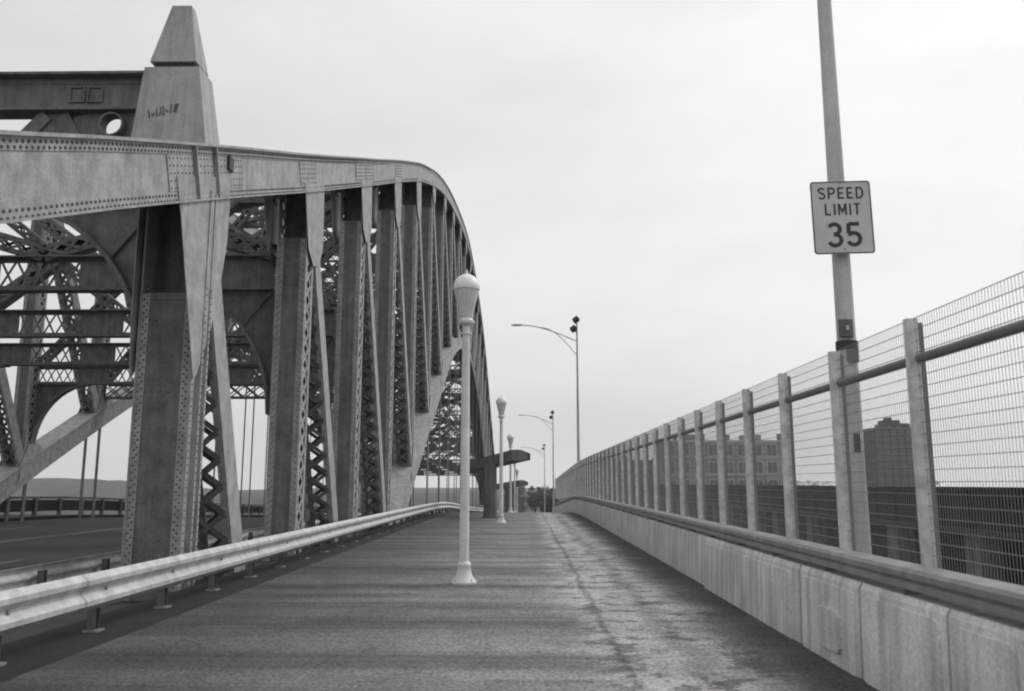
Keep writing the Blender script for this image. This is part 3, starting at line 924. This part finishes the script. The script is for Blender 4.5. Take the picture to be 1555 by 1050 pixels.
for yy, lab in ((33.4, 'second white pedestrian lamp post along the walkway, before the first canopy'), (54.0, 'third pedestrian lamp post, its foot just over the crest'),
                (74.0, 'fourth pedestrian lamp post, small beyond the crest'), (94.0, 'fifth and farthest pedestrian lamp post')):
    c = copy_tree(lp); c.location = (-.97, yy, g(yy)); c['label'] = lab

# ------------------------------------------------------------ street light poles outside the fence
def street_pole(x, y, zb, label, heavy):
    o = thing('street_light', label, 'street light', (x, y, zb), 'tall street lights outside the right parapet')
    Ht = 12.2
    mb = MB(); mb.lathe((0, 0, -5), [(.15, 0), (.15, .3), (.125, .34), (.104, 6.5), (.086, 10), (.068, 13), (.05, Ht + 5)], 20)
    part('pole', mb, M['pole'], o, smooth=True)
    # bracket arm with lower brace
    arc = [(-.05 - 3.55 * t, 0, 10.75 + .95 * math.sin(t * math.pi / 2) + .12 * t) for t in [k / 12 for k in range(13)]]
    mb = MB(); mb.tube(arc, .035, 8)
    a2 = [(-.05 - 2.3 * t, 0, 9.85 + (arc[8][2] - 9.85) * math.sin(t * math.pi / 2) ** 1.0) for t in [k / 10 for k in range(11)]]
    mb.tube(a2, .026, 8)
    part('bracket_arm', mb, M['pole'], o, smooth=True)
    e = arc[-1]
    mb = MB(); mb.sweep([[(e[0] - dx, -w_, e[2] - h0), (e[0] - dx, w_, e[2] - h0), (e[0] - dx, w_ * .7, e[2] + h1), (e[0] - dx, -w_ * .7, e[2] + h1)] for dx, w_, h0, h1 in ((-.05, .05, .03, .04), (.1, .09, .05, .06), (.45, .13, .06, .06), (.68, .06, .03, .03))])
    part('lamp_head', mb, M['pole'], o)
    # two floodlights near the top
    for zz, dx in ((12.15, -.05), (11.55, -.22)):
        mb = MB(); mb.beam((dx - .16, -.12, zz - .12), (dx + .14, -.1, zz + .1), .34, .26, (0, .4, 1)); mb.beam((0, 0, zz - .32), (dx, -.05, zz), .05, .05)
        part('floodlight', mb, M['black'], o)
    return o
sp0 = street_pole(3.385, 8.75, .0, 'nearest tall grey street light pole behind the fence, carrying the speed limit sign', True)
mb = MB(); mb.lathe((0, 0, -.0), [(.108, 2.93), (.112, 2.935), (.112, 3.02), (.108, 3.025)], 20)
part('clamp_band', mb, M['black'], sp0, smooth=True)
mb = MB(); mb.box(-.11, -.13, 3.05, .03, -.08, 3.24); part('junction_box', mb, M['pole2'] if 'pole2' in M else M['steel2'], sp0, bevel=.008)
mb = MB(); mb.box(-.05, -.145, 3.12, -.02, -.131, 3.17); part('small_plate', mb, M['galv'], sp0)
mb = MB(); mb.box(-.04, -.125, 2.79, .07, -.09, 2.92); part('dark_plate', mb, M['steel2'], sp0)
mb = MB()
mb.box(-.03, -.118, 1.86, .03, -.10, 2.05)
part('torn_sticker', mb, M['black'], sp0)
for x, y, zb, lab in ((3.35, 53.6, -.1, 'second tall street light, its curved arm standing clear against the sky'), (3.35, 103, -2.0, 'third tall street light, thin beyond the end of the fence'),
                  (3.35, 151, -3.9, 'farthest street light, faint beyond the crest')):
    c = copy_tree(sp0); c.location = (x, y, zb); c['label'] = lab
    for ch in list(c.children):
        if ch.name.split('.')[0] in ('clamp_band', 'junction_box', 'small_plate', 'dark_plate', 'torn_sticker'): bpy.data.objects.remove(ch)

# ------------------------------------------------------------ speed limit sign
sg = thing('speed_limit_sign', 'white rectangular SPEED LIMIT 35 sign strapped to the street light pole', 'road sign', (3.36, 8.58, 4.33))
sg.rotation_euler = (0, R(-.6), R(-2))
SW, SH = .63, .80
def rrect(w_, h_, r, n=5):
    pts = []
    for cx, cz, a0 in ((w_ / 2 - r, h_ / 2 - r, 0), (-w_ / 2 + r, h_ / 2 - r, 90), (-w_ / 2 + r, -h_ / 2 + r, 180), (w_ / 2 - r, -h_ / 2 + r, 270)):
        for k in range(n + 1):
            a = R(a0 + 90 * k / n); pts.append((cx + r * math.cos(a), cz + r * math.sin(a)))
    return pts
mb = MB(); mb.prism(rrect(SW, SH, .035), 'y', 0, .004); part('sign_panel', mb, M['sign'], sg)
mb = MB(); o_, i_ = rrect(SW - .008, SH - .008, .033), rrect(SW - .03, SH - .03, .025)
secs = [[(a[0], -.0005, a[1]), (b[0], -.0005, b[1]), (b[0], -.002, b[1]), (a[0], -.002, a[1])] for a, b in zip(o_, i_)]
secs.append(secs[0]); mb.sweep(secs, cap=False); part('border', mb, M['ink'], sg)
def arc_(cx, cz, rx, rz, a0, a1, n=14): return [(cx + rx * math.cos(R(a0 + (a1 - a0) * k / n)), cz + rz * math.sin(R(a0 + (a1 - a0) * k / n))) for k in range(n + 1)]
GL = {  # strokes on a 1-high glyph, width given
 'S': (.62, [arc_(.31, .74, .25, .20, 25, 200, 12) + arc_(.31, .26, .25, .22, 90, -155, 14)[1:]]),
 'P': (.60, [[(.06, 0), (.06, 1)], [(.06, .95), (.32, .95)] + arc_(.32, .70, .22, .25, 90, -90, 12) + [(.06, .45)]]),
 'E': (.54, [[(.06, 0), (.06, 1)], [(.06, .94), (.50, .94)], [(.06, .5), (.44, .5)], [(.06, .06), (.50, .06)]]),
 'D': (.62, [[(.06, 0), (.06, 1)], [(.06, .95), (.26, .95)] + arc_(.26, .5, .30, .45, 90, -90, 16) + [(.06, .05)]]),
 'L': (.50, [[(.06, 0), (.06, 1)], [(.06, .06), (.48, .06)]]),
 'I': (.12, [[(.06, 0), (.06, 1)]]),
 'M': (.70, [[(.06, 0), (.06, 1)], [(.08, .98), (.35, .22)], [(.62, .98), (.35, .22)], [(.64, 0), (.64, 1)]]),
 'T': (.54, [[(.02, .94), (.52, .94)], [(.27, 0), (.27, .94)]]),
 '3': (.60, [arc_(.28, .73, .23, .215, 155, -80, 14) + [(.24, .515)], [(.24, .50)] + arc_(.28, .265, .26, .235, 80, -158, 16)]),
 '5': (.60, [[(.55, .94), (.11, .94)], [(.11, .97), (.09, .52)], [(.07, .49)] + arc_(.29, .30, .26, .255, 128, -155, 16)]),
}
def text(word, cx, z0, h, stroke, gap, wscale, name):
    tot = sum(GL[c][0] for c in word) * h * wscale + gap * h * (len(word) - 1); x = cx - tot / 2
    for ci, c in enumerate(word):
        wd, sts = GL[c]; mb = MB()
        for si, st in enumerate(sts):
            pts = [V((x + a * h * wscale, 0, z0 + b * h)) for a, b in st]; t = stroke * h / 2
            y0, y1 = -.0005, -.0022 - .0003 * si
            L_, R_ = [], []
            for k, p in enumerate(pts):
                d = (pts[min(k + 1, len(pts) - 1)] - pts[max(k - 1, 0)]).normalized(); nn = V((-d.z, 0, d.x)) * t
                L_.append(p + nn); R_.append(p - nn)
            mb.sweep([[(a.x, y0, a.z), (b.x, y0, b.z), (b.x, y1, b.z), (a.x, y1, a.z)] for a, b in zip(L_, R_)])
        part(name, mb, M['ink'], sg); x += wd * h * wscale + gap * h
text('SPEED', 0, .205, .125, .155, .22, 1.0, 'letter')
text('LIMIT', .01, .025, .125, .155, .24, 1.0, 'letter')
text('35', .01, -.315, .255, .165, .17, .98, 'digit')
for z in (.372, -.35):
    mb = MB(); mb.lathe((0, 0, 0), [(.008, 0), (.008, .006), (.004, .009)], 8); mb.v = [(v[0], -v[2], v[1] + z) for v in mb.v]
    part('bolt', mb, M['galv2'], sg)
for z in (.3, -.3):
    mb = MB(); mb.box(-.10, .005, z - .02, .10, .10, z + .02); part('strap', mb, M['galv2'], sg)

# ------------------------------------------------------------ concrete canopies on the walkway
def canopy(y, label):
    o = thing('canopy', label, 'canopy', (-1.62, y, g(y)), 'slab canopies on the walkway')
    mb = MB(); mb.lathe((0, 0, 0), [(.36, 0), (.36, .06), (.31, .1), (.30, 1.2), (.29, 2.42)], 8); part('pillar', mb, M['canopy'], o, bevel=0)
    mb = MB(); mb.box(.42, .15, 0, .56, .75, 2.3); part('side_fin', mb, M['canopy'], o)
    mb = MB()
    d0, d1 = V((1.45, -1.6, 2.78)), V((-1.5, 6.5, 2.34))
    d = (d1 - d0); r = V((d.y, -d.x, 0)).normalized()
    secs = []
    for p in (d0, d1):
        secs.append([tuple(p + r * a + V((0, 0, b))) for a, b in ((-.45, -.24), (.35, -.24), (.35, .08), (-.05, .22), (-.45, .22))])
    mb.sweep(secs)
    part('roof_slab', mb, M['canopy'], o)
    mb = MB(); mb.sweep([[tuple(p + r * a + V((0, 0, b))) for a, b in ((.28, -.23), (.39, -.23), (.39, .06), (.28, .06))] for p in (d0 + d * .0, d1)])
    part('fascia', mb, M['via'], o)
    return o
canopy(38.6, 'nearer dark slab canopy on a stout pillar left of the walkway crest')
c2 = canopy(76, 'farther slab canopy on a pillar, half hidden beyond the crest')

# ------------------------------------------------------------ viaduct beyond the fence
vd = thing('rail_viaduct', 'long dark girder viaduct running parallel behind the wire fence', 'viaduct', (15, 0, 0))
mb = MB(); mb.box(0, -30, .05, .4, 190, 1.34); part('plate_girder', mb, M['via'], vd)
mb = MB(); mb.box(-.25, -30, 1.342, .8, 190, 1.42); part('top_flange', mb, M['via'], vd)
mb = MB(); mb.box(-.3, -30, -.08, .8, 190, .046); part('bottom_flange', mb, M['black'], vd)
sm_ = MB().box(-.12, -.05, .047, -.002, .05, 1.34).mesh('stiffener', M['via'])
for k in range(110): link('stiffener', sm_, vd, (0, -28 + 1.9 * k, 0))
cm_ = MB().box(-.05, -.5, -9.2, .65, .5, -.085).mesh('column', M['via2'])
for k in range(38): link('column', cm_, vd, (0, -27 + 5.6 * k + random.uniform(-.6, .6), 0))
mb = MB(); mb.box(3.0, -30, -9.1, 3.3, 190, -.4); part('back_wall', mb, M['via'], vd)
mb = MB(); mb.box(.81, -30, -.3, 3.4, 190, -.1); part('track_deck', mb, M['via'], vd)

# ------------------------------------------------------------ buildings
M['glassl'] = mat('curtained_glass', .42, .3, 0, .1, .4, 0, 4, 0)
M['brick3'] = mat('grey_brick', .26, .9, 0, .45, .09, .1, 4, 0)
def building(name, label, x0, x1, y, zb, ztop, depth, rows, cols, m, trim=None, win=(.5, .55), roof=None, band=False):
    o = thing(name, label, 'building', ((x0 + x1) / 2, y, zb)); w_ = x1 - x0; h = ztop - zb
    mb = MB(); mb.box(-w_ / 2, 0, 0, w_ / 2, depth, h); part('wall', mb, m, o)
    mb = MB(); mb.box(-w_ / 2 - .15, -.15, h + .002, w_ / 2 + .15, depth + .15, h + .5); part('cornice', mb, trim or m, o)
    sh, sw = h / rows, w_ / cols
    ww, wh = sw * win[0], sh * win[1]
    fm = MB(); t_ = .2; fm.box(-ww / 2 - t_, -.12, -t_, ww / 2 + t_, -.003, 0); fm.box(-ww / 2 - t_, -.12, wh, ww / 2 + t_, -.003, wh + t_)
    fm.box(-ww / 2 - t_, -.12, .001, -ww / 2, -.003, wh - .001); fm.box(ww / 2, -.12, .001, ww / 2 + t_, -.003, wh - .001); fm.box(-.06, -.11, .001, .06, -.003, wh - .001)
    fme = fm.mesh('window', trim or M['trim'])
    pme = MB().box(-ww / 2 + .002, -.06, .002, ww / 2 - .002, -.002, wh - .002).mesh('pane', M['glassl'] if m is M['pale'] else M['glassd'])
    for r_ in range(rows):
        if zb + sh * (r_ + 1) < 0: continue
        for c in range(cols):
            q = link('window', fme, o, (-w_ / 2 + sw * (c + .5), 0, sh * (r_ + .25)))
            link('pane', pme, q)
    for r_ in range(rows):
        if zb + sh * (r_ + 1) < 0: continue
        mb = MB(); mb.box(-w_ / 2 - .08, -.10, sh * (r_ + .25) - .52, w_ / 2 + .08, -.004, sh * (r_ + .25) - .3); part('string_course', mb, trim or m, o)
    for k in range(5):
        xx = -w_ / 2 + w_ * (k + .5) / 5 + random.uniform(-.8, .8); hh = random.uniform(.5, 1.4)
        mb = MB(); mb.box(xx - .4, 1.0, h + .51, xx + .4, 1.9, h + .5 + hh); mb.box(xx - .5, .9, h + .5 + hh, xx + .5, 2.0, h + .6 + hh); part('roof_vent', mb, M['canopy'], o)
    if roof:
        for k, (a, b, c, dd) in enumerate(roof):
            mb = MB(); mb.box(a, 2 + k, h + .51, b, 2 + k + dd, h + c); part('roof_house', mb, m, o)
    return o
def X(u, y): return (u - 798.5) * y / 1270 * 1.0
# low apartment block seen through the fence
yb = 235
building('factory_block', 'long dark low block behind the far end of the wire fence', X(904, yb), X(1000, yb), yb, -9, 7.4, 12, 6, 14, M['brick'], M['brick2'], (.55, .5))
yb = 190
building('apartment_block', 'mid-grey four storey block with pale window frames, seen through the fence', X(1004, yb), X(1200, yb), yb, -9, 10.6, 14, 5, 9, M['brick3'], M['trim'], (.62, .62),
         roof=[(-9.6, -4.6, 1.9, 5), (4.6, 8.4, 1.9, 5)])
yb = 300
building('brick_tower', 'dark brick apartment tower with stepped rooftop house, right of the sign pole', X(1322, yb), X(1402, yb), yb, -9, 20.5, 16, 13, 7, M['brick'], M['brick2'], (.5, .45),
         roof=[(-4.6, 3.6, 2.2, 8), (-4.2, 1.2, 3.4, 6), (-3.0, -1.2, 4.4, 3)])
yb = 240
building('low_house', 'small pale building at the far end of the walkway', X(800, yb), X(822, yb), yb, -9, -1.0, 8, 3, 3, M['trim'], M['trim'])
building('low_house', 'small grey building beyond the second canopy', X(772, 260), X(796, 260), 260, -9, .2, 8, 3, 3, M['brick2'], M['trim'])

# ------------------------------------------------------------ trees far down the walkway and along the bank
def tree(x, y, zb, h, label, seed):
    rnd = random.Random(seed)
    o = thing('tree', label, 'tree', (x, y, zb), 'distant trees')
    mb = MB(); mb.tube([(0, 0, 0), (.1, 0, h * .3), (0, .1, h * .6), (.2, 0, h * .85)], [h * .035, h * .025, h * .016, h * .006], 7)
    for k in range(7):
        a = rnd.uniform(0, 6.28); z = h * rnd.uniform(.3, .7); l = h * rnd.uniform(.2, .35)
        mb.tube([(0, 0, z), (l * .5 * math.cos(a), l * .5 * math.sin(a), z + l * .4), (l * math.cos(a), l * math.sin(a), z + l * .7)], [h * .014, h * .009, h * .003], 5)
    part('trunk', mb, M['bark'], o)
    mb = MB(); clumps = [(rnd.gauss(0, h * .17), rnd.gauss(0, h * .17), h * rnd.uniform(.38, .92), h * rnd.uniform(.08, .15)) for _ in range(22)]
    for cx, cy, cz, cr in clumps:
        for _ in range(70):
            d = V((rnd.gauss(0, 1), rnd.gauss(0, 1), rnd.gauss(0, .8))).normalized() * cr * rnd.uniform(.5, 1.15)
            p = V((cx, cy, cz)) + d; s_ = h * rnd.uniform(.012, .028)
            a = V((rnd.gauss(0, 1), rnd.gauss(0, 1), rnd.gauss(0, 1))).normalized(); b = a.orthogonal().normalized()
            mb.quad(p - a * s_, p - b * s_ * .7, p + a * s_, p + b * s_ * .7)
    me = bpy.data.meshes.new('crown'); me.from_pydata(mb.v, [], mb.f); me.materials.append(M['leaf'])
    link('crown', me, o)
    return o
tl = [(X(826, 190), 190, 9, 'bushy tree at the end of the walkway, left of the fence end'), (X(838, 175), 175, 9.5, 'dark tree beside the end of the fence'),
      (X(812, 215), 215, 9, 'small tree behind the farthest lamp'), (X(780, 230), 230, 9, 'grey tree beyond the farther canopy'),
      (X(1412, 260), 260, 12, 'small tree peeping over the viaduct beside the brick tower'), (X(1150, 170), 170, 11.5, 'tree top over the viaduct before the apartment block'),
      (X(1218, 210), 210, 11.5, 'small dark tree top left of the sign pole')]
for k, (x, y, h, lab) in enumerate(tl): tree(x, y, -9 if x > 10 else -8.2, h, lab, 10 + k)
rnd = random.Random(5)

# ------------------------------------------------------------ grit and leaf litter collected along the edges
rnd = random.Random(11)
mb = MB()
for k in range(1500):
    y = 2.5 + 26 * rnd.random() ** 1.4
    e = rnd.random()
    if e < .45: x = 2.66 - abs(rnd.gauss(0, .10))
    elif e < .6: x = -4.05 + abs(rnd.gauss(0, .12))
    else: x = rnd.gauss(1.25, .4)
    x = min(2.66, max(-4.08, x)); q = rnd.uniform(.004, .014) * (1 if e < .6 else .7); a = rnd.uniform(0, 3.1)
    c, s_ = math.cos(a) * q, math.sin(a) * q; h_ = q * rnd.uniform(.3, .9)
    n_ = len(mb.v)
    mb.v += [(x + c, y + s_, 0), (x - s_, y + c * 1.3, 0), (x - c, y - s_, 0), (x + s_, y - c * 1.2, 0), (x, y, h_)]
    mb.f += [(n_, n_ + 1, n_ + 4), (n_ + 1, n_ + 2, n_ + 4), (n_ + 2, n_ + 3, n_ + 4), (n_ + 3, n_, n_ + 4), (n_ + 3, n_ + 2, n_ + 1, n_)]
tag(part('grit', mb, mat('grit', .12, .9, 0, .6, 9, .2, 60, 0)), 'loose dark grit scattered on the walkway and along its edges', 'grit', kind='stuff')
